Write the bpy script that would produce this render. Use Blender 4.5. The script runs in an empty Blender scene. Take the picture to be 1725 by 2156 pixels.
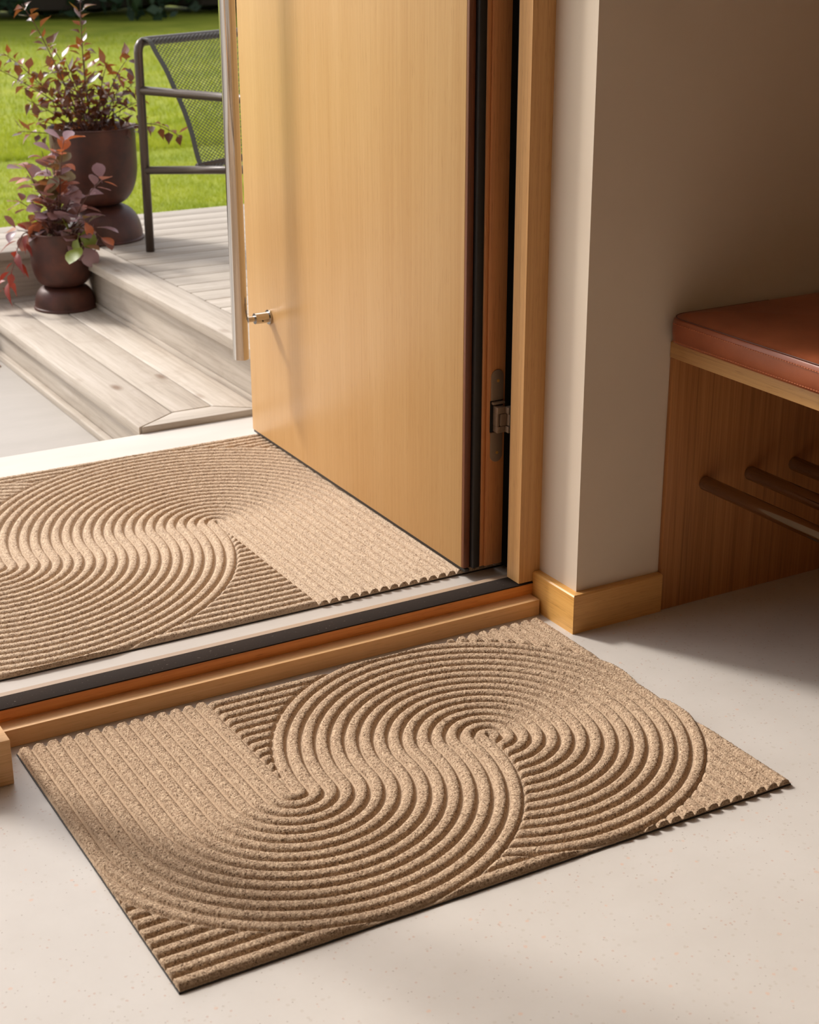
import bpy, bmesh, math, random
import numpy as np
from mathutils import Vector, Matrix
from math import sin, cos, pi, radians, atan2, sqrt

# ---------------------------------------------------------------- camera
SC = bpy.context.scene
COL = SC.collection
cam_d = bpy.data.cameras.new('camera'); cam = bpy.data.objects.new('camera', cam_d); COL.objects.link(cam)
yaw, pitch, roll = 0.5193786730657534, 0.36499892099292885, -0.002000071610753284
f_ = Vector((sin(yaw)*cos(pitch), cos(yaw)*cos(pitch), -sin(pitch)))
r_ = Vector((cos(yaw), -sin(yaw), 0)); u_ = r_.cross(f_)
r2 = r_*cos(roll)+u_*sin(roll); u2 = -r_*sin(roll)+u_*cos(roll)
M = Matrix((r2, u2, -f_)).transposed().to_4x4()
M.translation = Vector((-0.49558981681657793, -1.9970040877552553, 1.1279119396937165))
cam.matrix_world = M
cam_d.sensor_fit = 'HORIZONTAL'; cam_d.sensor_width = 36
cam_d.lens = 3319.65/1725*36
cam_d.clip_start = 0.05; cam_d.clip_end = 200
cam_d.dof.use_dof = True; cam_d.dof.focus_distance = 2.45; cam_d.dof.aperture_fstop = 12
SC.camera = cam

# ---------------------------------------------------------------- world, sun, exposure
W = bpy.data.worlds.new('sky'); SC.world = W; W.use_nodes = True
nt = W.node_tree; nt.nodes.clear()
wo = nt.nodes.new('ShaderNodeOutputWorld'); bg = nt.nodes.new('ShaderNodeBackground')
sky = nt.nodes.new('ShaderNodeTexSky'); sky.sky_type = 'NISHITA'; sky.sun_disc = False
sky.sun_elevation = radians(41); sky.sun_rotation = radians(-20); sky.dust_density = 2.5; sky.air_density = 1.0
hs = nt.nodes.new('ShaderNodeHueSaturation'); hs.inputs['Saturation'].default_value = 0.35
mx = nt.nodes.new('ShaderNodeMix'); mx.data_type = 'RGBA'; mx.blend_type = 'MULTIPLY'; mx.inputs[0].default_value = 1
mx.inputs[7].default_value = (1.0, 0.965, 0.93, 1)
nt.links.new(sky.outputs[0], hs.inputs['Color']); nt.links.new(hs.outputs[0], mx.inputs[6])
nt.links.new(mx.outputs[2], bg.inputs[0]); bg.inputs[1].default_value = 0.27
nt.links.new(bg.outputs[0], wo.inputs[0])
sd = bpy.data.lights.new('sun', 'SUN'); sd.energy = 3.0; sd.angle = radians(8); sd.color = (1.0, 0.955, 0.90)
sun = bpy.data.objects.new('sun', sd); COL.objects.link(sun)
SUN_EL = radians(41); SUN_AZ = radians(27)     # light travels towards +x*sin(az), -y*cos(az)
ld = Vector((sin(SUN_AZ)*cos(SUN_EL), -cos(SUN_AZ)*cos(SUN_EL), -sin(SUN_EL)))
sun.rotation_euler = ld.to_track_quat('-Z', 'Y').to_euler(); sun.location = (-2, 6, 5)
SC.view_settings.view_transform = 'Standard'; SC.view_settings.look = 'None'
SC.view_settings.gamma = 1; SC.view_settings.use_curve_mapping = False
SC.view_settings.exposure = 0.0

# ---------------------------------------------------------------- helpers
def link(o, parent=None):
    COL.objects.link(o)
    if parent: o.parent = parent
    return o
def tag(o, label=None, cat=None, group=None, kind=None):
    if label: o['label'] = label
    if cat: o['category'] = cat
    if group: o['group'] = group
    if kind: o['kind'] = kind
    return o
def empty(name, loc=(0, 0, 0), rz=0.0, **kw):
    o = bpy.data.objects.new(name, None); o.empty_display_size = .05
    o.location = loc; o.rotation_euler = (0, 0, rz); link(o); return tag(o, **kw)

class G:
    """collects shapes in a bmesh (world coordinates unless local=True)"""
    def __init__(s): s.bm = bmesh.new()
    def box(s, x0, x1, y0, y1, z0, z1, bev=0.0, seg=2):
        b = bmesh.new(); bmesh.ops.create_cube(b, size=1)
        for v in b.verts: v.co = Vector((x0+(v.co.x+.5)*(x1-x0), y0+(v.co.y+.5)*(y1-y0), z0+(v.co.z+.5)*(z1-z0)))
        if bev: bmesh.ops.bevel(b, geom=list(b.edges), offset=bev, segments=seg, profile=.5, affect='EDGES')
        s.join(b); return s
    def prism(s, poly, z0, z1, bev=0.0, axis='z'):
        b = bmesh.new()
        def P(a, c, z): return {'z': (a, c, z), 'x': (z, a, c), 'y': (a, z, c)}[axis]
        lo = [b.verts.new(P(a, c, z0)) for a, c in poly]; hi = [b.verts.new(P(a, c, z1)) for a, c in poly]
        b.faces.new(lo[::-1]); b.faces.new(hi); n = len(poly)
        for i in range(n): b.faces.new((lo[i], lo[(i+1) % n], hi[(i+1) % n], hi[i]))
        bmesh.ops.recalc_face_normals(b, faces=b.faces)
        if bev: bmesh.ops.bevel(b, geom=list(b.edges), offset=bev, segments=2, profile=.5, affect='EDGES')
        s.join(b); return s
    def lathe(s, prof, c=(0, 0, 0), n=48, close=False):
        b = bmesh.new(); rings = []
        for r, z in prof:
            if r < 1e-5: rings.append([b.verts.new((c[0], c[1], c[2]+z))])
            else: rings.append([b.verts.new((c[0]+r*cos(2*pi*i/n), c[1]+r*sin(2*pi*i/n), c[2]+z)) for i in range(n)])
        for A, B in zip(rings, rings[1:]):
            for i in range(n):
                j = (i+1) % n
                if len(A) == 1 and len(B) == 1: continue
                if len(A) == 1: b.faces.new((A[0], B[j], B[i]))
                elif len(B) == 1: b.faces.new((A[i], A[j], B[0]))
                else: b.faces.new((A[i], A[j], B[j], B[i]))
        bmesh.ops.recalc_face_normals(b, faces=b.faces)
        s.join(b); return s
    def tube(s, pts, r, n=12, cap=True):
        b = bmesh.new(); pts = [Vector(p) for p in pts]; rings = []
        rr = r if isinstance(r, (list, tuple)) else [r]*len(pts)
        up = None
        for i, p in enumerate(pts):
            t = (pts[min(i+1, len(pts)-1)]-pts[max(i-1, 0)]).normalized()
            if up is None: up = Vector((0, 0, 1)) if abs(t.z) < .9 else Vector((1, 0, 0))
            a = t.cross(up).normalized(); up = a.cross(t).normalized()
            rings.append([b.verts.new(p+(a*cos(2*pi*k/n)+up*sin(2*pi*k/n))*rr[i]) for k in range(n)])
        for A, B in zip(rings, rings[1:]):
            for k in range(n): b.faces.new((A[k], A[(k+1) % n], B[(k+1) % n], B[k]))
        if cap: b.faces.new(rings[0][::-1]); b.faces.new(rings[-1])
        bmesh.ops.recalc_face_normals(b, faces=b.faces)
        s.join(b); return s
    def join(s, b):
        m = bpy.data.meshes.new('t'); b.to_mesh(m); b.free(); s.bm.from_mesh(m); bpy.data.meshes.remove(m)
    def build(s, name, mat, parent=None, smooth=None, local=False):
        if parent and not local:
            for v in s.bm.verts: v.co -= parent.location
        m = bpy.data.meshes.new(name); s.bm.to_mesh(m); s.bm.free()
        if mat: m.materials.append(mat)
        if smooth:
            m.polygons.foreach_set('use_smooth', [True]*len(m.polygons))
            if smooth is not True: m.set_sharp_from_angle(angle=radians(smooth))
        return link(bpy.data.objects.new(name, m), parent)
def box(name, mat, x0, x1, y0, y1, z0, z1, bev=0.0, parent=None, local=False):
    return G().box(x0, x1, y0, y1, z0, z1, bev).build(name, mat, parent, 40 if bev else None, local)

def bez(p, n=12):
    """Catmull-Rom through points"""
    P = [Vector(q) for q in p]; P = [P[0]*2-P[1]]+P+[P[-1]*2-P[-2]]; out = []
    for i in range(1, len(P)-2):
        for k in range(n):
            t = k/n
            out.append(.5*((2*P[i])+(P[i+1]-P[i-1])*t+(2*P[i-1]-5*P[i]+4*P[i+1]-P[i+2])*t*t+(3*P[i]-P[i-1]-3*P[i+1]+P[i+2])*t**3))
    out.append(P[-2]); return out

# ---------------------------------------------------------------- materials
def srgb(r, g, b):
    f = lambda c: (c/255/12.92) if c/255 <= .04045 else ((c/255+.055)/1.055)**2.4
    return (f(r), f(g), f(b), 1)
class N:
    def __init__(s, name):
        s.m = bpy.data.materials.new(name); s.m.use_nodes = True; s.t = s.m.node_tree; s.t.nodes.clear()
        s.out = s.n('ShaderNodeOutputMaterial'); s.b = s.n('ShaderNodeBsdfPrincipled'); s.l(s.b.outputs[0], s.out.inputs[0])
    def n(s, t, **k):
        x = s.t.nodes.new(t)
        for a, v in k.items(): setattr(x, a, v)
        return x
    def l(s, a, b): s.t.links.new(a, b)
    def coord(s, scale=(1, 1, 1), rot=(0, 0, 0), kind='Object'):
        c = s.n('ShaderNodeTexCoord'); m = s.n('ShaderNodeMapping'); m.inputs['Scale'].default_value = scale
        m.inputs['Rotation'].default_value = rot; s.l(c.outputs[kind], m.inputs[0]); return m.outputs[0]
    def noise(s, vec, scale, detail=4, rough=.6, dist=0.0):
        x = s.n('ShaderNodeTexNoise'); x.inputs['Scale'].default_value = scale; x.inputs['Detail'].default_value = detail
        x.inputs['Roughness'].default_value = rough; x.inputs['Distortion'].default_value = dist; s.l(vec, x.inputs['Vector']); return x.outputs[0]
    def ramp(s, fac, stops, interp='LINEAR'):
        x = s.n('ShaderNodeValToRGB'); x.color_ramp.interpolation = interp; e = x.color_ramp.elements
        while len(e) < len(stops): e.new(.5)
        for q, (p, c) in zip(e, stops): q.position = p; q.color = c if len(c) == 4 else (*c, 1)
        s.l(fac, x.inputs[0]); return x.outputs[0]
    def mix(s, a, b, fac=.5, mode='MIX'):
        x = s.n('ShaderNodeMix', data_type='RGBA', blend_type=mode)
        for i, v in ((0, fac), (6, a), (7, b)):
            if hasattr(v, 'is_linked') or hasattr(v, 'links'): s.l(v, x.inputs[i])
            else: x.inputs[i].default_value = v
        return x.outputs[2]
    def bump(s, h, strength=.3, dist=.001):
        x = s.n('ShaderNodeBump'); x.inputs['Strength'].default_value = strength; x.inputs['Distance'].default_value = dist
        s.l(h, x.inputs['Height']); s.l(x.outputs[0], s.b.inputs['Normal'])
    def set(s, **k):
        for a, v in k.items():
            i = s.b.inputs[a.replace('_', ' ')]
            if hasattr(v, 'links'): s.l(v, i)
            else: i.default_value = v
        return s
def plain(name, c, rough=.5, metal=0, **k):
    m = N(name); m.set(Base_Color=c, Roughness=rough, Metallic=metal, **k); return m.m
def wood(name, c_dark, c_mid, c_light, axis='z', fine=260, rough=.42, contrast=1.0, coarse=14, streak=.5, pore=.55):
    m = N(name); L = .012
    sc = {'x': (L, 1, 1), 'y': (1, L, 1), 'z': (1, 1, L)}[axis]
    v = m.coord(sc)
    L2 = .06; v2 = m.coord({'x': (L2, 1, 1), 'y': (1, L2, 1), 'z': (1, 1, L2)}[axis])
    a = m.noise(v, fine, 5, .7, .4); b = m.noise(v2, coarse, 3, .55, .8)
    k = .5-.5*.32*contrast; k2 = .5+.5*.32*contrast
    fa = m.ramp(a, [(k-.08, c_dark), (.5, c_mid), (k2+.06, c_light)])
    fb = m.ramp(b, [(.3, c_mid), (.7, c_light)])
    col = m.mix(fa, fb, streak)
    # short dark pores
    v3 = m.coord({'x': (.05, 1, 1), 'y': (1, .05, 1), 'z': (1, 1, .05)}[axis])
    p = m.noise(v3, fine*2.2, 2, .5)
    pf = m.ramp(p, [(.60, (0, 0, 0, 1)), (.72, (1, 1, 1, 1))])
    col = m.mix(col, c_dark, m.mix((0, 0, 0, 1), pf, pore))
    m.set(Base_Color=col, Roughness=rough); m.bump(a, .12, .0006)
    return m.m
OAKd, OAKm, OAKl = srgb(176, 126, 66), srgb(203, 155, 92), srgb(222, 178, 116)
m_door = wood('door oak veneer', srgb(178, 132, 76), srgb(196, 152, 96), srgb(208, 168, 114), 'z', fine=190, rough=.38, streak=.55)
m_oak_z = wood('oak upright', srgb(160, 108, 58), srgb(202, 150, 92), srgb(218, 170, 112), 'z', rough=.45)
m_oak_x = wood('oak along threshold', srgb(196, 146, 92), srgb(226, 178, 124), srgb(238, 196, 146), 'x', rough=.45)
m_oak_x2 = wood('oak skirting across', srgb(176, 120, 62), srgb(212, 156, 90), srgb(226, 176, 110), 'x', rough=.4)
m_oak_y = wood('oak skirting along', srgb(188, 130, 60), srgb(226, 168, 88), srgb(236, 186, 108), 'y', rough=.4)
m_seatboard = wood('bench edge oak', srgb(150, 106, 58), srgb(190, 142, 86), srgb(206, 162, 106), 'y', rough=.45)
m_edge = wood('door edge stained oak', srgb(168, 100, 54), srgb(212, 140, 84), srgb(226, 160, 104), 'z', rough=.4)
m_edge_x = wood('threshold riser stained oak', srgb(190, 108, 44), srgb(236, 152, 76), srgb(244, 168, 92), 'x', rough=.4)
m_lip = wood('dark stained rebate', srgb(70, 36, 20), srgb(104, 56, 30), srgb(120, 68, 40), 'z')
m_panel = wood('bench veneer', srgb(112, 68, 36), srgb(174, 116, 66), srgb(198, 140, 88), 'z', fine=170, rough=.4, streak=.25, pore=.15)
m_black = plain('black rubber', srgb(30, 25, 21), .55)
m_dark = plain('dark seal', srgb(46, 42, 38), .5)
m_gap = plain('black lining', srgb(12, 11, 10), .7)
m_bronze = plain('bronze lacquered hinge', srgb(156, 132, 110), .4, .2)
m_brass = plain('brass screw', srgb(214, 160, 84), .35, .3)
m_steel = plain('brushed steel', (.52, .50, .475, 1), .09, 1.0)
m_rail = plain('dark bronze rail', (.38, .33, .285, 1), .10, 1.0)
m_tube = plain('umber powder coated tube', srgb(74, 62, 54), .33, .15)
m_slingm = plain('umber mesh', srgb(70, 66, 56), .5)

def m_wall_():
    m = N('warm painted plaster'); v = m.coord()
    c = m.ramp(m.noise(v, 3, 4), [(.3, srgb(216, 199, 179)), (.7, srgb(221, 205, 185))])
    m.set(Base_Color=c, Roughness=.75); m.bump(m.noise(v, 380, 3), .1, .0005); return m.m
m_wall = m_wall_()

def m_floor_():
    m = N('cream terrazzo'); v = m.coord()
    base = m.ramp(m.noise(v, 5, 6, .65), [(.25, srgb(195, 188, 180)), (.75, srgb(206, 200, 193))])
    def speck(scale, thr, col, prev, amt, dens):
        vo = m.n('ShaderNodeTexVoronoi'); vo.inputs['Scale'].default_value = scale
        vd = m.n('ShaderNodeVectorMath', operation='ADD'); m.l(v, vd.inputs[0])
        nz = m.n('ShaderNodeTexNoise'); nz.inputs['Scale'].default_value = scale*1.5; m.l(v, nz.inputs['Vector'])
        sc = m.n('ShaderNodeVectorMath', operation='SCALE'); sc.inputs['Scale'].default_value = .35/scale; m.l(nz.outputs[1], sc.inputs[0])
        m.l(sc.outputs[0], vd.inputs[1]); m.l(vd.outputs[0], vo.inputs['Vector'])
        inside = m.ramp(vo.outputs['Distance'], [(thr*.7, (1, 1, 1, 1)), (thr, (0, 0, 0, 1))])
        sep = m.n('ShaderNodeSeparateColor'); m.l(vo.outputs['Color'], sep.inputs[0])
        pick = m.ramp(sep.outputs[0], [(1-dens, (0, 0, 0, 1)), (1-dens+.01, (1, 1, 1, 1))], 'CONSTANT')
        f = m.mix(inside, pick, 1.0, 'MULTIPLY')
        f = m.mix((0, 0, 0, 1), f, amt)
        return m.mix(prev, col, f)
    c = speck(150, .28, srgb(176, 120, 92), base, .4, .10)
    c = speck(70, .22, srgb(214, 160, 126), c, .38, .10)
    c = speck(260, .3, srgb(120, 96, 80), c, .5, .05)
    c = speck(110, .3, srgb(186, 176, 164), c, .5, .22)
    m.set(Base_Color=c, Roughness=.36); return m.m
m_floor = m_floor_()

def m_stone_(name, a, b, rough=.6):
    m = N(name); v = m.coord((1, 3, 1))
    c = m.ramp(m.noise(v, 4, 6, .6), [(.3, a), (.7, b)])
    c = m.mix(c, srgb(190, 180, 168), m.ramp(m.noise(v, 60, 3), [(.66, (0, 0, 0, 1)), (.74, (.35, .35, .35, 1))]))
    m.set(Base_Color=c, Roughness=rough); m.bump(m.noise(v, 90, 5), .15, .001); return m.m
m_slab = m_stone_('pale stone landing', srgb(196, 189, 181), srgb(206, 199, 191))
m_pave = m_stone_('pale paving', srgb(166, 160, 153), srgb(175, 169, 162))

def m_deck_(name, axis, tint=1.0, seed=0.0):
    m = N(name); v = m.coord({'x': (.05, 1, 1), 'y': (1, .05, 1)}[axis])
    oi = m.n('ShaderNodeObjectInfo')
    c = m.ramp(m.noise(v, 70, 5, .65, .3), [(.28, srgb(168*tint, 155*tint, 142*tint)), (.5, srgb(190*tint, 179*tint, 165*tint)), (.72, srgb(203*tint, 193*tint, 182*tint))])
    v2 = m.coord((1, 1, 1)); blot = m.noise(v2, 9, 5, .7)
    c = m.mix(c, srgb(158*tint, 140*tint, 122*tint), m.ramp(blot, [(.55, (0, 0, 0, 1)), (.8, (.5, .5, .5, 1))]))
    # knots
    vo = m.n('ShaderNodeTexVoronoi'); vo.inputs['Scale'].default_value = 6.5
    m.l(m.coord({'x': (.45, 1, 1), 'y': (1, .45, 1)}[axis]), vo.inputs['Vector'])
    k = m.ramp(vo.outputs['Distance'], [(.03, (.8, .8, .8, 1)), (.11, (0, 0, 0, 1))])
    c = m.mix(c, srgb(128, 100, 78), k)
    bright = m.ramp(oi.outputs['Random'], [(0, (.88, .88, .88, 1)), (1, (1, 1, 1, 1))])
    c = m.mix(c, bright, 1.0, 'MULTIPLY')
    m.set(Base_Color=c, Roughness=.7); m.bump(m.noise(v, 120, 4), .3, .001); return m.m
m_plank_y = m_deck_('weathered pine lengthwise', 'y')
m_plank_x = m_deck_('weathered pine crosswise', 'x', .93)

def m_pile_(name, dark, mid, light):
    m = N(name); v = m.coord()
    vo = m.n('ShaderNodeTexVoronoi'); vo.inputs['Scale'].default_value = 640; m.l(v, vo.inputs['Vector'])
    sep = m.n('ShaderNodeSeparateColor'); m.l(vo.outputs['Color'], sep.inputs[0])
    c = m.ramp(sep.outputs[0], [(0, dark), (.2, mid), (.75, light), (1, srgb(214, 190, 160))])
    big = m.ramp(m.noise(v, 130, 3), [(.35, (.86, .85, .84, 1)), (.65, (1, 1, 1, 1))])
    c = m.mix(c, big, 1.0, 'MULTIPLY')
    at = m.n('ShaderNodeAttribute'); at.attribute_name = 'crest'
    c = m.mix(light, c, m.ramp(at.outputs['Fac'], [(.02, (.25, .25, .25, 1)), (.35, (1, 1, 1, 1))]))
    m.set(Base_Color=c, Roughness=.95, Specular_IOR_Level=.1)
    m.bump(vo.outputs['Distance'], .5, -.0009); return m.m
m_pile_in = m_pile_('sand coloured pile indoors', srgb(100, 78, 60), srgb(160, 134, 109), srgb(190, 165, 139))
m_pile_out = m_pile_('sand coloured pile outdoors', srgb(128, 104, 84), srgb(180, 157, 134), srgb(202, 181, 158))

def m_leather_():
    m = N('cognac leather'); v = m.coord()
    c = m.ramp(m.noise(v, 7, 5, .6), [(.3, srgb(132, 62, 31)), (.7, srgb(168, 92, 56))])
    m.set(Base_Color=c, Roughness=.36)
    vo = m.n('ShaderNodeTexVoronoi'); vo.inputs['Scale'].default_value = 700; m.l(v, vo.inputs['Vector']); m.bump(vo.outputs['Distance'], .12, .0006); return m.m
m_leather = m_leather_()
m_thread = plain('tan thread', srgb(196, 116, 76), .7)
def m_strip_():
    m = N('anthracite threshold strip'); v = m.coord((1, 1, 1))
    c = m.mix(srgb(50, 42, 37), srgb(160, 150, 140), m.ramp(m.noise(m.coord((1, 1, 1)), 160, 6, .8), [(.62, (0, 0, 0, 1)), (.70, (.7, .7, .7, 1))]))
    c = m.mix(c, srgb(46, 41, 38), m.ramp(m.noise(v, 8, 3), [(.4, (0, 0, 0, 1)), (.6, (.5, .5, .5, 1))]))
    m.set(Base_Color=c, Roughness=.85, Specular_IOR_Level=.04); m.bump(m.noise(v, 300, 3), .3, .0006); return m.m
m_strip = m_strip_()
def m_rust_():
    m = N('rusted steel'); v = m.coord((1, 1, 1))
    c = m.ramp(m.noise(v, 14, 6, .65), [(.3, srgb(54, 31, 25)), (.55, srgb(78, 41, 31)), (.75, srgb(98, 53, 38))])
    m.set(Base_Color=c, Roughness=.5, Metallic=.1); m.bump(m.noise(v, 220, 4), .15, .001); return m.m
m_rust = m_rust_()
m_soil = N('soil'); m_soil.set(Base_Color=m_soil.ramp(m_soil.noise(m_soil.coord(), 120, 4), [(.35, srgb(50, 36, 28)), (.65, srgb(150, 118, 92))]), Roughness=.95); m_soil = m_soil.m
def leafmat(name, stops, trans, rough=.38):
    m = N(name); oi = m.n('ShaderNodeObjectInfo'); c = m.ramp(oi.outputs['Random'], stops)
    m.set(Base_Color=c, Roughness=rough)
    tr = m.n('ShaderNodeBsdfTranslucent'); tc = m.mix(c, trans, .75); m.l(tc, tr.inputs[0])
    ms = m.n('ShaderNodeMixShader'); ms.inputs[0].default_value = .25; m.l(m.b.outputs[0], ms.inputs[1]); m.l(tr.outputs[0], ms.inputs[2]); m.l(ms.outputs[0], m.out.inputs[0])
    return m.m
m_leafA = leafmat('bronze purple leaf', [(0, srgb(74, 50, 40)), (.35, srgb(102, 68, 44)), (.6, srgb(92, 76, 80)), (.8, srgb(128, 80, 46)), (1, srgb(162, 92, 46))], srgb(170, 96, 36), .3)
m_leafB = leafmat('plum smoky leaf', [(0, srgb(116, 90, 98)), (.4, srgb(164, 138, 148)), (.6, srgb(132, 104, 106)), (.75, srgb(190, 104, 60)), (.9, srgb(112, 108, 78)), (1, srgb(120, 116, 74))], srgb(190, 110, 60), .36)
m_leafG = leafmat('green edged leaf', [(0, srgb(120, 140, 60)), (1, srgb(150, 160, 80))], srgb(190, 200, 40), .4)
m_leafR = leafmat('crimson leaf', [(0, srgb(128, 48, 42)), (1, srgb(156, 66, 52))], srgb(170, 60, 36), .4)
m_stem = plain('brown twig', srgb(92, 58, 48), .6)
def m_grass_():
    m = N('lawn green'); v = m.coord()
    c = m.ramp(m.noise(v, 2.2, 5, .6), [(.3, srgb(150, 166, 36)), (.7, srgb(192, 196, 64))])
    c2 = m.ramp(m.noise(v, 60, 4, .7), [(.3, (.8, .84, .7, 1)), (.7, (1, 1, 1, 1))]); c = m.mix(c, c2, 1.0, 'MULTIPLY')
    m.set(Base_Color=c, Roughness=.8)
    tr = m.n('ShaderNodeBsdfTranslucent'); m.l(c, tr.inputs[0]); ms = m.n('ShaderNodeMixShader'); ms.inputs[0].default_value = .35
    m.l(m.b.outputs[0], ms.inputs[1]); m.l(tr.outputs[0], ms.inputs[2]); m.l(ms.outputs[0], m.out.inputs[0]); return m.m
m_grass = m_grass_()
m_hedge = plain('dark hedge leaf', srgb(38, 60, 34), .6)
m_trunk = plain('hedge twigs', srgb(50, 40, 30), .9)
def m_glass_():
    m = N('clear pane'); g = m.n('ShaderNodeBsdfGlossy'); g.inputs['Roughness'].default_value = 0.02; t = m.n('ShaderNodeBsdfTransparent')
    ms = m.n('ShaderNodeMixShader'); ms.inputs[0].default_value = .05
    m.l(t.outputs[0], ms.inputs[1]); m.l(g.outputs[0], ms.inputs[2]); m.l(ms.outputs[0], m.out.inputs[0]); return m.m
m_glass = m_glass_()
m_ceil = plain('white ceiling', srgb(214, 206, 196), .8)

# ================================================================ large structure
XR, YF = 0.935, -0.052           # right reveal face, interior face of the front wall
HD = 2.12                        # door head height
st = lambda o, l=None: tag(o, l, kind='structure')
st(box('floor', m_floor, -2.4, 2.3, -3.4, .07, -.06, 0), 'cream speckled terrazzo floor of the entrance hall')
wr = st(box('wall_right', m_wall, XR, 2.3, YF, .14, 0, 2.5, 0), 'warm beige wall and reveal beside the open door')
st(box('wall_front', m_wall, -2.4, XR, YF, .14, HD, 2.5), 'wall above the doorway')
st(box('wall_left', m_wall, -2.4, -1.5, YF, .14, 0, HD))
m_hall = wood('hall wood lining', srgb(150, 122, 86), srgb(184, 152, 108), srgb(200, 170, 126), 'z', fine=60)
st(box('wall_side_left', m_wall, -2.5, -2.4, -3.4, .14, 0, 2.5))
st(box('wall_side_right', m_hall, 1.64, 1.74, -3.4, YF, 0, 2.5))
st(box('wall_rear', m_wall, -2.4, 1.74, -3.5, -3.4, 0, 2.5))
st(box('ceiling', m_ceil, -2.5, 1.74, -3.5, .14, 2.5, 2.6))
# skirting boards: chamfered top front edge
bb = st(empty('baseboard_right'), 'oak skirting board wrapping the corner of the beige wall')
T = .0145; HB = .069
def skirt_profile(a, b, h=HB, c=.003): return [(a, 0), (b, 0), (b, h-c), (b-(c if b > a else -c), h), (a, h)]
g = G(); b = bmesh.new()
# mitred run along the reveal (faces -x)
def mitred(poly_outer):
    b = bmesh.new()
    # rows of profile at the two ends
    A, B = poly_outer
    va = [b.verts.new(p) for p in A]; vb = [b.verts.new(p) for p in B]; n = len(A)
    b.faces.new(va[::-1]); b.faces.new(vb)
    for i in range(n): b.faces.new((va[i], va[(i+1) % n], vb[(i+1) % n], vb[i]))
    bmesh.ops.recalc_face_normals(b, faces=b.faces); return b
x_in, x_out = XR, XR-T; y_in, y_out = YF, YF-T; c = .0022
prof_start = [(x_in, .055, 0), (x_out, .055, 0), (x_out, .055, HB-c), (x_out+c, .055, HB), (x_in, .055, HB)]
prof_mid = [(x_in, y_in, 0), (x_out, y_out, 0), (x_out, y_out, HB-c), (x_out+c, y_out+c, HB), (x_in, y_in, HB)]
prof_end = [(1.105, y_in, 0), (1.105, y_out, 0), (1.105, y_out, HB-c), (1.105, y_out+c, HB), (1.105, y_in, HB)]
g = G(); g.join(mitred((prof_start, prof_mid))); g.build('reveal_board', m_oak_y, bb)
g = G(); g.join(mitred((prof_mid, prof_end))); g.build('front_board', m_oak_x2, bb)
st(box('baseboard_left', m_oak_x, -1.5, -.026, -.074, .045, 0, .069, .0015), 'oak plinth end beside the left end of the threshold')
# glazed side light left of the door
wn = st(empty('window_1'), 'glazed side panel left of the doorway')
for nm, a in (('frame_rail', (-1.5, -.17, .05, .10, .0, .075)), ('frame_rail', (-1.5, -.17, .05, .10, HD-.06, HD)), ('frame_stile', (-1.5, -1.44, .05, .10, .075, HD-.06))):
    box(nm, m_oak_z, *a, parent=wn)
box('pane', m_glass, -1.44, -.17, .072, .078, .075, HD-.06, parent=wn)

# door frame
fr = st(empty('trim_2', (.914, .07, 0)), 'oak door frame of the doorway')
G().prism([(.893, .056), (XR+.002, .056), (XR+.002, .2), (.957, .2), (.957, .15), (.930, .15), (.930, .1), (.926, .0925), (.893, .0925)], .0515, HD, .0).build('jamb', m_oak_z, fr)
box('jamb', m_oak_z, -.17, -.125, .056, .115, .0515, HD, .001, parent=fr)
box('head', m_oak_x, -.125, .893, .056, .14, HD-.05, HD, .001, parent=fr)
G().box(.900, .9285, .0945, .106, .052, HD-.06, .002).box(.9285, .9300, .106, .149, .052, HD-.06).build('weather_seal', m_gap, fr, 40)
G().tube([(.9215, .119, .052), (.9215, .119, HD-.06)], .0042, 10).tube([(.9245, .131, .052), (.9245, .131, HD-.06)], .003, 8).build('seal_bead', m_dark, fr, True)
G().box(.9301, .9572, .1501, .215, .04, HD-.06).build('gap_blocker', m_gap, fr)  # black block added to stop sky light leaking through the hinge gap

# threshold
th = st(empty('trim_1', (.45, .06, 0)), 'stepped oak threshold with a dark strip along the doorway')
box('tread_board', m_oak_x, -.2, .917, .0265, .0575, 0, .0285, .0012, parent=th)
box('riser_board', m_edge_x, -.2, .9345, .0555, .0925, 0, .0485, .0008, parent=th)
box('dark_strip', m_strip, -.2, .9345, .0535, .0935, .0478, .0503, .0006, parent=th)
G().prism([(.0936, .0492), (.1125, .0462), (.1125, .0), (.0936, .0)], -.2, .93, axis='x').build('sill_strip', wood('pale weathered sill', srgb(128, 106, 86), srgb(156, 132, 110), srgb(170, 148, 126), 'x'), th)

# outside
ZS = .035
st(box('landing', m_slab, -2.6, 1.9, .1127, 1.209, -.06, ZS, .002), 'pale smooth stone landing outside the door')
st(box('paving', m_pave, -4, .665, 1.2095, 2.62, -.16, -.06), 'pale paving left of the wooden step')
dk = st(empty('deck_step', (.8, 1.9, 0)), 'low weathered wooden step leading up to the deck')
Z1 = .05
def plank(poly, z0, z1, mat, parent, name='plank'): return G().prism(poly, z0, z1, .0022).build(name, mat, parent, 40)
plank([(.645, 1.2135), (.750, 1.283), (.750, 2.53), (.645, 2.596)], Z1-.026, Z1, m_plank_y, dk)
plank([(.7535, 1.2865), (.8485, 1.2865), (.8485, 2.53), (.7535, 2.53)], Z1-.026, Z1, m_plank_y, dk)
plank([(.852, 1.285), (.944, 1.2135), (.944, 2.596), (.852, 2.53)], Z1-.026, Z1, m_plank_y, dk)
plank([(.650, 1.2125), (.940, 1.2125), (.849, 1.2815), (.753, 1.2815)], Z1-.026, Z1, m_plank_x, dk)
plank([(.753, 2.534), (.849, 2.534), (.940, 2.6), (.650, 2.6)], Z1-.026, Z1, m_plank_x, dk)
G().box(.660, .685, 1.2135, 2.6, -.06, Z1-.0265, .001).build('riser', m_plank_y, dk, 40)
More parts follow.
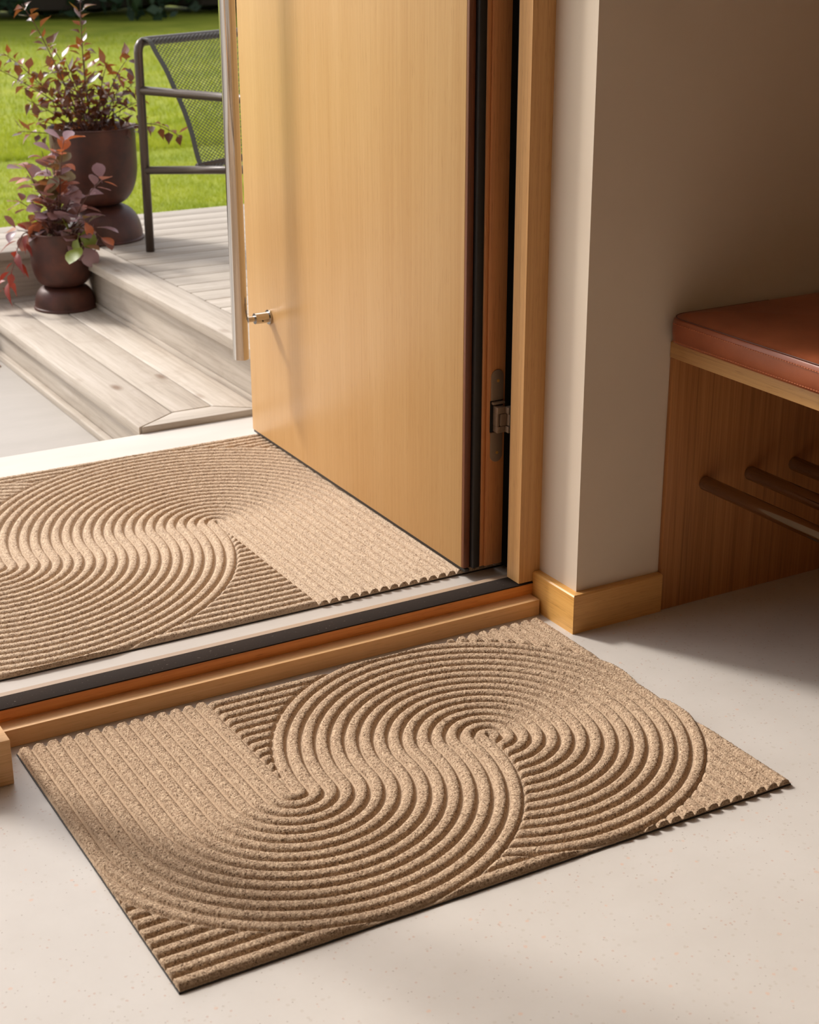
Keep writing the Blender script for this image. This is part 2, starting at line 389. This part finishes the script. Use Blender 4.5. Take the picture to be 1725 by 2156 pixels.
G().box(.640, .6595, 1.2135, 2.6, -.06, -.043, .002).build('base_strip', m_plank_y, dk, 40)
G().box(.685, .935, 1.2135, 1.235, -.06, Z1-.0265).build('end_riser', m_plank_x, dk)
# deck
dk2 = st(empty('deck', (1.6, 2.2, 0)), 'raised deck of grey weathered boards')
Z2 = .19; YD = 2.99
G().box(.952, .975, 1.2135, 2.6, -.06, Z2-.0265, .001).build('riser', m_plank_y, dk2, 40)
G().box(-1.2, .951, 2.6015, 2.625, -.16, Z2-.0265, .001).build('riser', m_plank_x, dk2, 40)
G().box(.9445, .9515, 1.2135, 2.6, Z1-.03, Z1+.012, .001).build('base_strip', m_plank_y, dk2, 40)
plank([(.925, 1.2135), (1.024, 1.2135), (1.024, 2.69), (.925, 2.585)], Z2-.026, Z2, m_plank_y, dk2)
plank([(-1.2, 2.583), (.922, 2.583), (1.022, 2.69), (-1.2, 2.69)], Z2-.026, Z2, m_plank_x, dk2)
y = 2.694
while y+.09 < YD+.05:
    plank([(-1.2, y), (3.6, y), (3.6, y+.0925), (-1.2, y+.0925)] if y > 2.69 else None, Z2-.024, Z2-.001, m_plank_x, dk2); y += .0965
y = 2.694-.0965
while y > 1.2:
    y1 = min(y+.0925, 2.69)
    plank([(1.028, max(y, 1.2135)), (3.6, max(y, 1.2135)), (3.6, y1), (1.028, y1)], Z2-.024, Z2-.001, m_plank_x, dk2); y -= .0965
G().box(.98, 3.6, 1.2135, 1.24, -.16, Z2-.027).build('end_riser', m_plank_x, dk2)
G().box(.98, 3.5, 2.55, 2.98, -.16, Z2-.03).build('under_frame', m_gap, dk2)
# exterior wall beyond the frame
st(box('wall_outside', m_wall, .958, 2.3, .1405, .22, .0352, 2.5), 'outer face of the house wall')

# lawn
st(box('lawn', m_grass, -14, 30, 2.995, 40, -.5, .02), 'bright green mown lawn behind the deck')
rng = np.random.default_rng(3)
def grass(n, y0, y1, h0, h1, w):
    y = y0+(y1-y0)*rng.random(n)**1.6
    x = -.5+(y+2)*(.2+.34*rng.random(n))+rng.uniform(-.3, .3, n)
    h = rng.uniform(h0, h1, n); a = rng.uniform(0, 2*pi, n); ww = w*rng.uniform(.6, 1.3, n)
    lx, ly = rng.normal(0, .012, n), rng.normal(0, .012, n)
    v = np.zeros((n, 3, 3))
    v[:, 0] = np.c_[x-ww*np.cos(a), y-ww*np.sin(a), np.full(n, .018)]
    v[:, 1] = np.c_[x+ww*np.cos(a), y+ww*np.sin(a), np.full(n, .018)]
    v[:, 2] = np.c_[x+lx, y+ly, .02+h]
    return v.reshape(-1, 3)
V = np.vstack([grass(60000, 3.0, 6.5, .012, .028, .0018), grass(26000, 5.5, 13, .02, .045, .004)])
me = bpy.data.meshes.new('grass_blades'); me.vertices.add(len(V)); me.vertices.foreach_set('co', V.ravel())
nf = len(V)//3; me.loops.add(nf*3); me.loops.foreach_set('vertex_index', np.arange(nf*3)); me.polygons.add(nf)
me.polygons.foreach_set('loop_start', np.arange(0, nf*3, 3)); me.update(calc_edges=True); me.materials.append(m_grass)
tag(link(bpy.data.objects.new('grass_blades', me)), 'short grass blades of the mown lawn', 'grass', kind='stuff')
# hedge
def hedge(x0, x1, y0, h, seed, label):
    r = np.random.default_rng(seed); n = 9000
    x = r.uniform(x0, x1, n); z = h*r.random(n)**.8; y = y0+.5*np.sin(x*1.9)+.25*np.sin(x*5.1+z*3)+r.normal(0, .12, n)+.12*z
    c = np.c_[x, y, z+.03]; a = r.normal(0, 1, (n, 3)); a /= np.linalg.norm(a, axis=1)[:, None]
    b = np.cross(a, r.normal(0, 1, (n, 3))); b /= np.linalg.norm(b, axis=1)[:, None]
    s = r.uniform(.05, .11, n)[:, None]
    v = np.stack([c-a*s, c+b*s*.6, c+a*s, c-b*s*.6], 1).reshape(-1, 3)
    t = empty('hedge', ((x0+x1)/2, y0+1, 0), label=label, cat='hedge')
    v -= np.array(t.location)
    m = bpy.data.meshes.new('foliage'); m.vertices.add(len(v)); m.vertices.foreach_set('co', v.ravel())
    m.loops.add(n*4); m.loops.foreach_set('vertex_index', np.arange(n*4)); m.polygons.add(n)
    m.polygons.foreach_set('loop_start', np.arange(0, n*4, 4)); m.update(calc_edges=True); m.materials.append(m_hedge)
    o = link(bpy.data.objects.new('foliage', m), t); o['kind'] = 'stuff'
    g = G()
    for k in range(12):
        xx = x0+(k+.5)*(x1-x0)/12; yy = y0+1+.3*sin(k*2.1)
        g.lathe([(0, .0), (.75, .1), (.9, h*.5), (.6, h*.85), (0, h*.95)], (xx, yy, .02), 12)
    g.build('inner_growth', m_trunk, t)
hedge(1.5, 9.5, 15.4, 3.3, 5, 'dark green hedge along the far end of the lawn')

# ================================================================ door
TH = radians(-.9)
dr = st(empty('door_1', (.842, .150, 0), TH), 'open oak door with a long steel pull handle')
# local frame: y along the leaf, x through its thickness
DB, DT = .0535, HD-.055
LT = .074
g = G().box(0, LT, .012, .917, DB, DT, .0012); g.build('leaf', m_door, dr, 40, True)
G().box(.0004, .0125, .0045, .0118, DB+.001, DT-.001, .0008).build('face_lip', m_lip, dr, 40, True)
G().box(.0135, .0285, -.004, .0118, DB+.0005, DT-.002, .003, 3).build('rubber_gasket', m_black, dr, 40, True)
G().box(.0295, .0375, -.0015, .0118, DB+.001, DT-.002, .0015).build('edge_bead', m_edge, dr, 40, True)
G().box(.038, LT-.0005, -.004, .0118, DB+.001, DT-.002, .0008).build('edge_board', m_edge, dr, 40, True)
G().box(.002, .012, .003, .916, DB-.0065, DB-.0005, .001).build('drop_seal', m_dark, dr, 40, True)
# hinge: two rounded plates, slot and knuckle on the edge board
hn = link(bpy.data.objects.new('hinge', None), dr); hn.location = (.0035, 0, 0)
HX0, HX1 = .0415, .0655
def stadium(x0, x1, z0, z1, top):
    r = (x1-x0)/2; cx = (x0+x1)/2; P = []
    if top:
        P += [(x0, z0), (x1, z0)]+[(cx+r*cos(a), z1-r+r*sin(a)) for a in np.linspace(0, pi, 13)]
    else:
        P += [(x1, z1), (x0, z1)]+[(cx+r*cos(a), z0+r+r*sin(a)) for a in np.linspace(pi, 2*pi, 13)]
    return P
def hp(nm, g_, mat): o = g_.build(nm, mat, hn, 40, True); return o
hp('hinge_plate', G().prism(stadium(HX0, HX1, .355, .4085, True), -.0062, -.0042, .0004, 'y'), m_bronze)
hp('hinge_plate', G().prism(stadium(HX0, HX1, .2455, .2985, False), -.0062, -.0042, .0004, 'y'), m_bronze)
hp('slot', G().box(HX0-.001, HX1, -.0049, -.0041, .299, .3545), m_gap)
hp('ledge', G().box(HX0+.001, HX1, -.012, -.0043, .349, .3535, .0008), m_bronze)
hp('knuckle', G().box(.0465, .0625, -.019, -.0045, .3005, .312, .001).box(.0465, .0625, -.019, -.0045, .334, .346, .001).box(.0465, .0505, -.018, -.0045, .312, .334, .0005), m_bronze)
hp('knuckle_core', G().box(.0525, .0645, -.0195, -.006, .3125, .3335, .001), m_bronze)
hp('hinge_arm', G().box(.0625, .084, -.028, -.0165, .3008, .312, .001).box(.0625, .084, -.028, -.0165, .334, .3458, .001).box(.0648, .084, -.0275, -.0165, .3128, .3332, .001), m_bronze)
for z in (.389, .262):
    hp('screw', G().tube([((HX0+HX1)/2+.001, -.0059, z), ((HX0+HX1)/2+.001, -.0069, z)], .0026, 12), m_brass)
# pull handle
ph = link(bpy.data.objects.new('pull_handle', None), dr)
by = .8045; bx = -.0675
def circ_bar():
    return G().tube([(bx, by, .249), (bx, by, .2505), (bx, by, 1.9)], [.0152, .0166, .0166], 40)
o = circ_bar().build('bar', m_steel, ph, 50, True)
for z in (.331, 1.8):
    G().tube([(-.0005, by, z), (-.0035, by, z)], .0155, 28).tube([(-.0035, by, z), (-.034, by, z)], .0115, 24).build('post', m_steel, ph, 40, True)
    G().tube([(-.033, by, z), (-.049, by, z)], .006, 16).build('neck', m_steel, ph, 40, True)
    G().tube([(-.020, by-.0113, z-.004), (-.020, by-.0121, z-.0042)], .0016, 10).build('grub_screw', m_gap, ph, None, True)

# ================================================================ door mats
def smin(a, b): return np.minimum(a, b)
def doormat(name, Wm, D, c, p, grid, mat, centre, z0, rot180, label, seed):
    r = np.random.default_rng(seed)
    nx, ny = int(round(Wm/grid))+1, int(round(D/grid))+1
    X, Y = np.meshgrid(np.linspace(0, Wm, nx), np.linspace(0, D, ny))     # Y measured up from the near edge
    cy = D*.513; c2 = (Wm-c)/2; c1 = c2+c; R = c
    r1, r2_ = np.hypot(X-c1, Y-cy), np.hypot(X-c2, Y-cy)
    def ridge(d):                       # 0 in the valley .. 1 on the crest
        q = np.abs((d/p) % 1-.5)*2       # 0 at the crest, 1 in the valley
        return np.sqrt(np.clip(1-(q/.80)**3, 0, 1))
    def end(e): return np.sqrt(np.clip(1-(1-np.clip(e/.007, 0, 1))**2, 0, 1))
    H = np.zeros_like(X)
    low, up = Y < cy, Y >= cy
    A = low & (r2_ < R); H[A] = ridge(r2_[A])
    B = up & (X < c2); H[B] = ridge((c2-X)[B])
    C = up & (X >= c2) & (r1 < R); H[C] = ridge(r1[C])
    E = low & ~A & (r1 < R); H[E] = (ridge(r1)*end(r2_-R))[E]
    F = ~A & ~B & ~C & ~E
    Fh = F & (X < c1); Fv = F & (X >= c1)
    e = np.where(up, np.minimum(X-c2, r1-R), np.minimum(r2_-R, r1-R))
    vert_phase = ridge(D-Y)
    H[Fh] = (np.where(up, vert_phase, ridge(Y))*end(e))[Fh]
    H[Fv] = (ridge(Wm-X)*end(np.minimum(r1-R, X-c1+.004)))[Fv]
    base, top = .0036, .0108
    Z = base+(top-base)*H
    jit = r.normal(0, 1, Z.shape); j2 = (jit+np.roll(jit, 1, 0)+np.roll(jit, 1, 1))/1.7
    Z += (.00008+.00026*H)*j2
    gx, gy = r.normal(0, .0002, Z.shape), r.normal(0, .0002, Z.shape)
    Xo, Yo = X+gx, Y+gy
    # frayed outline
    Xo[:, 0] += .0004; Z = np.maximum(Z, .0034)
    V = np.stack([Xo-Wm/2, Yo-D/2, Z], -1).reshape(-1, 3)
    idx = np.arange(nx*ny).reshape(ny, nx)
    q = np.stack([idx[:-1, :-1], idx[:-1, 1:], idx[1:, 1:], idx[1:, :-1]], -1).reshape(-1, 4)
    # skirt
    ring = np.concatenate([idx[0, :], idx[1:, -1], idx[-1, -2::-1], idx[-2:0:-1, 0]])
    S = V[ring].copy(); S[:, 2] = .0024; base_i = len(V); V = np.vstack([V, S]); m_ = len(ring)
    k = np.arange(m_); kn = (k+1) % m_
    q2 = np.stack([ring[k], base_i+k, base_i+kn, ring[kn]], -1)
    q = np.vstack([q, q2])
    if rot180: V[:, 0] *= -1; V[:, 1] *= -1
    t = empty(name, (centre[0], centre[1], z0), label=label, cat='doormat')
    me = bpy.data.meshes.new('ribbed_pile'); me.vertices.add(len(V)); me.vertices.foreach_set('co', V.ravel())
    n = len(q); me.loops.add(n*4); me.loops.foreach_set('vertex_index', q.ravel()); me.polygons.add(n)
    me.polygons.foreach_set('loop_start', np.arange(0, n*4, 4)); me.polygons.foreach_set('use_smooth', np.ones(n, bool))
    me.update(calc_edges=True); me.materials.append(mat)
    at = me.attributes.new('crest', 'FLOAT', 'POINT'); at.data.foreach_set('value', np.concatenate([H.ravel(), np.zeros(m_)]).astype(np.float32))
    link(bpy.data.objects.new('ribbed_pile', me), t)
    G().box(-Wm/2-.0008, Wm/2+.0008, -D/2-.0008, D/2+.0008, 0, .0024).build('rubber_backing', m_black, t, None, True)
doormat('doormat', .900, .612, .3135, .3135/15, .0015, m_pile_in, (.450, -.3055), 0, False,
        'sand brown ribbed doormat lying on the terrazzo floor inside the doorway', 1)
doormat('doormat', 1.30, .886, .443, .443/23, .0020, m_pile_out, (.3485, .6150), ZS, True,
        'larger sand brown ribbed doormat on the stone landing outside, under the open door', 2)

# ================================================================ bench
bn = empty('bench', (1.35, -.8, 0), label='wall bench of oak veneer with rails below, in the corner beside the door', cat='bench')
box('end_panel', m_panel, 1.105, 1.6395, -.062, -.0525, 0, .4475, .0006, parent=bn)
box('seat_board', m_seatboard, 1.1035, 1.6395, -1.7, -.0525, .448, .4745, .0012, parent=bn)
box('end_panel', m_panel, 1.105, 1.6395, -1.7, -1.68, 0, .4475, .0006, parent=bn)
for x in (1.187, 1.287, 1.387, 1.487):
    G().tube([(x, -.0625, .2195), (x, -.064, .2195), (x, -1.679, .2195)], [.0118, .0125, .0125], 28).build('rail', m_rail, bn, 50)
cu = empty('seat_cushion', (1.35, -.8, .475), label='cognac leather cushion with stitched edges on the oak bench', cat='cushion')
def cushion():
    x0, x1, y0, y1, z0, z1 = 1.087, 1.635, -1.69, -.056, .4755, .5265
    b = bmesh.new()
    nx, ny = 24, 60; rad = .030
    # rounded box with slightly crowned top
    def sup(u, a, b_, r):   # ease the ends
        return a+(b_-a)*u
    rows = []
    prof = [(.010, .0), (.0035, .003), (.0008, .010), (0, .020), (.0002, .034), (.0016, .041), (.0050, .0448), (.0075, .0453)]
    def ring(off, z):
        pts = []; rr = max(rad-off, .004)
        X0, X1, Y0, Y1 = x0+off, x1-off, y0+off, y1-off
        for cx_, cy_, a0 in ((X1-rr, Y1-rr, 0), (X0+rr, Y1-rr, pi/2), (X0+rr, Y0+rr, pi), (X1-rr, Y0+rr, 1.5*pi)):
            for k in range(7):
                a = a0+k*pi/12; pts.append(b.verts.new((cx_+rr*cos(a), cy_+rr*sin(a), z)))
        return pts
    rings = [ring(o, z0+h) for o, h in prof]
    tops = [(.012, .0475), (.02, .0502), (.035, .0530), (.06, .0556), (.11, .0580), (.2, .0595)]
    rings += [ring(o, z0+h) for o, h in tops]
    for A, B_ in zip(rings, rings[1:]):
        n = len(A)
        for i in range(n): b.faces.new((A[i], A[(i+1) % n], B_[(i+1) % n], B_[i]))
    b.faces.new(rings[0][::-1]); b.faces.new(rings[-1])
    bmesh.ops.recalc_face_normals(b, faces=b.faces)
    g = G(); g.join(b); return g, ring
g, _ = cushion(); g.build('leather_cover', m_leather, cu, True)
def loop_path(off, z, rad=.030):
    x0, x1, y0, y1 = 1.086+off, 1.635-off, -1.69+off, -.056-off; P = []
    P = [(1.3, y1, z)]+[(x0+rad-rad*sin(a), y1-rad+rad*cos(a), z) for a in np.linspace(0, pi/2, 8)]+[(x0, y0+.05, z)]
    return P
G().tube(loop_path(.0042, .5203), .0011, 8).build('piping', plain('dark leather piping', srgb(92, 44, 26), .45), cu, True)
g = G()
for z, off in ((.5115, .0012), (.4835, .0012)):
    y = -.08
    while y > -1.2:
        g.box(1.086+off-.0018, 1.086+off-.0004, y-.0018, y+.0018, z-.0004, z+.0004); y -= .0056
g.build('stitching', m_thread, cu)['kind'] = 'stuff'

# ================================================================ flowerpots with shrubs
VIEW_U = Vector((cos(yaw), -sin(yaw), 0)); VIEW_V = Vector((sin(yaw), cos(yaw), 0))
def urn(name, c, z, R, Hh, neck_z, neck_r, base_r, label):
    t = empty(name, (c[0], c[1], z), label=label, cat='flowerpot')
    cup = []; zb = neck_z; straight = R*.92+zb
    for k in range(0, 13):
        a = k/12*pi/2; rr = neck_r+(R-neck_r)*sin(a)**.9; zz = zb+(straight-zb)*(1-cos(a)); cup.append((rr, zz))
    cup += [(R, straight+(Hh-.004-straight)*k/5) for k in range(1, 6)]
    wall = cup+[(R+.003, Hh-.003), (R+.003, Hh), (R-.001, Hh+.001), (R-.004, Hh-.002), (R-.0045, Hh-.03), (R-.006, straight), (neck_r, zb+.01), (0, zb+.01)]
    G().lathe([(0, zb-.0005), (neck_r-.002, zb-.0005)]+wall, (0, 0, 0), 56).build('bowl', m_rust, t, 50, True)
    foot = [(0, zb-.001), (neck_r, zb-.001)]
    for k in range(1, 11):
        a = k/10*pi/2; foot.append((neck_r+(base_r-neck_r)*sin(a)**.85, (zb-.004)-(zb-.012)*(1-cos(a))))
    foot += [(base_r+.003, .006), (base_r+.004, .002), (base_r+.003, 0), (0, 0)]
    G().lathe(foot, (0, 0, 0), 56).build('foot', m_rust, t, 50, True)
    return t
urn('flowerpot', (.870, 2.404), Z1+.0003, .0885, .222, .068, .050, .0865, 'smaller rusty brown pot standing on the low wooden step')
urn('flowerpot', (1.070, 2.650), Z2+.0003, .1275, .335, .106, .056, .132, 'tall rusty brown pot standing on the raised deck')

def leaf_mesh(name, mat, L, Wd, shape, fold=.25, curl=.25, nx=6):
    vs, fs = [], []
    prof = {'pointed': [.02, .55, .95, .9, .55, .22, .0], 'round': [.05, .5, .82, 1, .97, .7, .0], 'narrow': [.03, .7, 1, .85, .5, .2, 0]}[shape]
    n = len(prof)
    for i, w in enumerate(prof):
        t = i/(n-1); x = L*t; z = -curl*L*t*t
        if shape == 'pointed' and i in (2, 4): w *= 1.12
        hw = Wd/2*w
        vs += [(x, -hw, z+fold*hw), (x, 0, z), (x, hw, z+fold*hw)]
    for i in range(n-1):
        a = i*3
        fs += [(a, a+3, a+4, a+1), (a+1, a+4, a+5, a+2)]
    # petiole
    k = len(vs); vs += [(-L*.35, -.0006, .002), (-L*.35, .0006, .002), (0, .0006, 0), (0, -.0006, 0)]; fs.append((k, k+1, k+2, k+3))
    m = bpy.data.meshes.new(name); m.from_pydata(vs, [], fs); m.materials.append(mat); m.update()
    m.polygons.foreach_set('use_smooth', [True]*len(m.polygons)); return m
def shrub(name, c, z, soil_r, soil_z, stems, leaves, seed, label, step, soil=True):
    """stems: list of control points (u, up, v) in metres from the soil centre"""
    R = random.Random(seed)
    t = empty(name, (c[0], c[1], z+soil_z), label=label, cat='plant')
    for st_ in stems:
        lv = leaves if len(st_) < 4 or not isinstance(st_[-1], str) else leaves
        pts = [Vector(VIEW_U)*p[0]+Vector(VIEW_V)*p[2]+Vector((0, 0, p[1])) for p in st_]
        P = bez(pts, 8); rads = [.0022*(1-.65*i/(len(P)-1)) for i in range(len(P))]
        G().tube(P, rads, 6).build('stem', m_stem, t, True, True)
        # arc length placement
        acc = [0]
        for a, b in zip(P, P[1:]): acc.append(acc[-1]+(b-a).length)
        tot = acc[-1]; s = tot*.22; side = R.random()*6.28
        while s < tot+.001:
            i = max(j for j in range(len(acc)) if acc[j] <= s+1e-6); i = min(i, len(P)-2)
            p = P[i].lerp(P[i+1], (s-acc[i])/max(1e-6, acc[i+1]-acc[i])); d = (P[i+1]-P[i]).normalized()
            tip = s > tot-step*.9
            for k in range(3 if tip else 2):
                side += 2.1 if tip else 3.14
                perp = d.orthogonal().normalized(); perp.rotate(Matrix.Rotation(side+R.uniform(-.4, .4), 3, d))
                ldir = (perp*1.0+d*R.uniform(.3, 1.0)+Vector((0, 0, R.uniform(-.3, .15)))).normalized()
                me = R.choice(leaves); L = R.uniform(.8, 1.35)
                zax = Vector((R.uniform(-.5, .5), R.uniform(-.5, .5), 1)); yax = zax.cross(ldir).normalized(); zax = ldir.cross(yax)
                rot = Matrix((ldir, yax, zax)).transposed()
                o = bpy.data.objects.new('leaf', me); link(o, t)
                o.matrix_local = Matrix.Translation(p+ldir*.008*L) @ rot.to_4x4() @ Matrix.Scale(L, 4)
            side += 1.4; s += step*R.uniform(.8, 1.25)
    if soil:
        g = G(); g.lathe([(0, .006), (soil_r*.5, .004), (soil_r*.9, .0), (soil_r, -.006)], (0, 0, 0), 40)
        for k in range(110):
            a = R.uniform(0, 6.28); q = soil_r*.93*sqrt(R.random()); s_ = R.uniform(.002, .006)
            b = bmesh.new(); bmesh.ops.create_icosphere(b, subdivisions=1, radius=s_, matrix=Matrix.Translation((q*cos(a), q*sin(a), .004+s_*.3))); g.join(b)
        o = g.build('potting_soil', m_soil, t, None, True); o['kind'] = 'stuff'
    return t
LA = [leaf_mesh('leaf_a', m_leafA, .036, .021, 'pointed', .35, .2), leaf_mesh('leaf_b', m_leafA, .030, .018, 'pointed', .5, .45), leaf_mesh('leaf_c', m_leafA, .041, .020, 'pointed', .2, -.15)]
LB = [leaf_mesh('leaf_d', m_leafB, .042, .037, 'round', .2, .2), leaf_mesh('leaf_e', m_leafB, .036, .031, 'round', .35, .4), leaf_mesh('leaf_f', m_leafB, .046, .035, 'round', .15, .1)]
LG = [leaf_mesh('leaf_g', m_leafG, .048, .042, 'round', .15, .25), leaf_mesh('leaf_h', m_leafB, .052, .040, 'round', .15, .3)]
LR = [leaf_mesh('leaf_r', m_leafR, .052, .018, 'narrow', .3, .5), leaf_mesh('leaf_s', m_leafR, .040, .020, 'narrow', .3, .3)]
def curve(u, up, v, bow=.0): return [(u*.08, -.005, v*.1), (u*.35-bow, up*.45, v*.5), (u*.72-bow*.4, up*.8, v*.85), (u, up, v)]
R0 = random.Random(8)
big = []
for u, up in [(-.165, .385), (.008, .40), (-.262, .215), (-.205, .165), (-.115, .275), (-.06, .22), (0, .17), (.075, .225), (.135, .235), (.155, .11),
              (.11, .165), (-.175, .115), (-.195, .03), (.165, .045), (-.09, .14), (.05, .12), (-.03, .27), (.15, .17), (-.13, .19), (-.23, .25), (.02, .09), (-.07, .07), (.1, .07), (-.14, .06)]:
    big.append(curve(u, up, R0.uniform(-.1, .1), R0.uniform(-.015, .015)))
big.append([(.03, 0, -.03), (.12, .04, -.05), (.2, .045, -.06), (.265, .015, -.06)])
shrub('shrub', (1.070, 2.650), Z2, .120, .302, big, LA, 11, 'taller twiggy shrub with small bronze leaves growing in the tall pot', .023)
small = [curve(u, up, R0.uniform(-.07, .05)) for u, up in [(.045, .29), (-.035, .25), (.01, .19), (-.09, .18), (-.125, .11), (-.12, .03), (-.02, .13), (-.06, .07), (.04, .12), (.0, .27), (-.07, .22)]]
small += [[(.03, 0, 0), (.06, .08, -.01), (.1, .14, -.01), (.145, .18, 0)]]
ps = shrub('shrub', (.870, 2.404), Z1, .083, .196, small, LB, 21, 'lower shrub with round plum leaves growing in the smaller pot', .029)
def more(t, stems, leaves, seed, step):
    o = shrub('shrub_tmp', (0, 0), 0, .01, 0, stems, leaves, seed, '', step, False)
    for ch in list(o.children): ch.parent = t
    bpy.data.objects.remove(o)
more(ps, [[(.03, 0, -.02), (.07, .045, -.03), (.10, .05, -.05), (.125, .02, -.06)], [(.02, .0, -.03), (.05, .03, -.06), (.075, .02, -.08), (.085, -.005, -.09)], [(.02, .0, -.02), (.055, .06, -.05), (.085, .07, -.07), (.105, .055, -.08)]], LG+LB[:1], 5, .027)
more(ps, [[(-.04, .01, -.02), (-.085, .03, -.05), (-.105, .0, -.06), (-.125, -.06, -.06), (-.155, -.13, -.06)]], LR, 9, .034)

# ================================================================ garden chair
F0 = Vector((1.131, 2.382, Z2)); hd = radians(156); lt = radians(63)
fw = Vector((sin(hd), cos(hd), 0)); la = Vector((sin(lt), cos(lt), 0)); up_ = Vector((0, 0, 1))
ch = empty('garden_chair', tuple(F0), label='low brown tubular chair with a mesh back standing on the deck behind the door', cat='chair')
WC = .58; DC = .60
rt = .0128
def C(a, l, z): return fw*a+la*l+up_*z
def arm_h(a): return .460
zt = .592
sideL = [C(0, 0, 0), C(0, 0, .3), C(0, 0, zt-.03), C(0, .003, zt-.016), C(0, .010, zt-.006), C(0, .022, zt-.001), C(0, .04, zt)]
sideR = [C(0, WC-.04, zt), C(0, WC-.022, zt-.001), C(0, WC-.010, zt-.006), C(0, WC-.003, zt-.016), C(0, WC, zt-.03), C(0, WC, .3), C(0, WC, 0)]
G().tube(sideL+sideR, rt, 14).build('back_frame', m_tube, ch, True, True)
for l in (0, WC):
    G().tube([C(.008, l, .460), C(DC-.04, l, .460), C(DC-.012, l, .455), C(DC, l, .43), C(DC, l, 0)], rt*.95, 14).build('arm', m_tube, ch, True, True)
    G().tube([C(.008, l, .236), C(DC-.01, l, .29)], rt*.9, 12).build('seat_rail', m_tube, ch, True, True)
G().tube([C(.2, .01, .262), C(.2, WC-.01, .262)], rt*.8, 12).build('cross_rail', m_tube, ch, True, True)
G().tube([C(DC, .01, .285), C(DC, WC-.01, .285)], rt*.8, 12).build('cross_rail', m_tube, ch, True, True)
# mesh sling
prof = [(.004, .600), (.03, .595), (.055, .562), (.088, .52), (.122, .462), (.152, .408), (.176, .35), (.19, .30), (.204, .268), (.235, .258), (.30, .264), (.42, .277), (.53, .291), (.595, .302)]
PR = bez([(a, z, 0) for a, z in prof], 6)
arc = [0]
for a, b in zip(PR, PR[1:]): arc.append(arc[-1]+(b-a).length)
def sling(s, l):
    s = min(max(s, 0), arc[-1]-1e-6); i = max(0, int(np.searchsorted(arc, s))-1); t = (s-arc[i])/(arc[i+1]-arc[i]); q = PR[i].lerp(PR[i+1], t)
    return C(q.x, l, q.y)
vs, fs = [], []
def ribbon(a, b, w):
    (s0, l0), (s1, l1) = a, b; ds, dl = s1-s0, l1-l0; n = sqrt(ds*ds+dl*dl); ox, oy = -dl/n*w, ds/n*w; k = len(vs)
    for s_, l_ in ((s0+ox, l0+oy), (s0-ox, l0-oy), (s1-ox, l1-oy), (s1+ox, l1+oy)): vs.append(sling(s_, l_))
    fs.append((k, k+1, k+2, k+3))
cs, cl = .0052, .0085; nS, nL = int(arc[-1]/cs), int((WC-.03)/cl)
for i in range(nS):
    for j in range(nL):
        if (i+j) % 2: continue
        s_, l_ = i*cs, .02+j*cl
        for di, dj in ((1, 1), (1, -1)):
            l2 = l_+dj*cl
            if .0 < l2 < WC: ribbon((s_, l_), (s_+cs, l2), .00115)
        if i+1 < nS:
            pass
m = bpy.data.meshes.new('mesh_sling'); m.from_pydata([tuple(v) for v in vs], [], fs); m.materials.append(m_slingm); m.update()
link(bpy.data.objects.new('mesh_sling', m), ch)
for l in (.018, WC-.018):
    vs, fs = [], []
    for i in range(0, 80):
        s_ = arc[-1]*i/79
        vs += [sling(s_, l-.008), sling(s_, l+.008)]
        if i: k = 2*i; fs.append((k-2, k-1, k+1, k))
    m = bpy.data.meshes.new('sling_border'); m.from_pydata([tuple(v) for v in vs], [], fs); m.materials.append(m_slingm); m.update()
    o = link(bpy.data.objects.new('sling_border', m), ch); sm = o.modifiers.new('thick', 'SOLIDIFY'); sm.thickness = .004; sm.offset = 0

# a fallen leaf on the paving by the step
o = link(bpy.data.objects.new('fallen_leaf', leaf_mesh('fallen_leaf', leafmat('rust leaf', [(0, srgb(190, 110, 70)), (1, srgb(190, 110, 70))], srgb(220, 120, 60)), .045, .03, 'pointed', .3, .1)))
o.location = (.60, 2.255, -.056); o.rotation_euler = (.1, .05, .8); tag(o, 'rust coloured dry leaf lying on the paving against the wooden step', 'leaf')
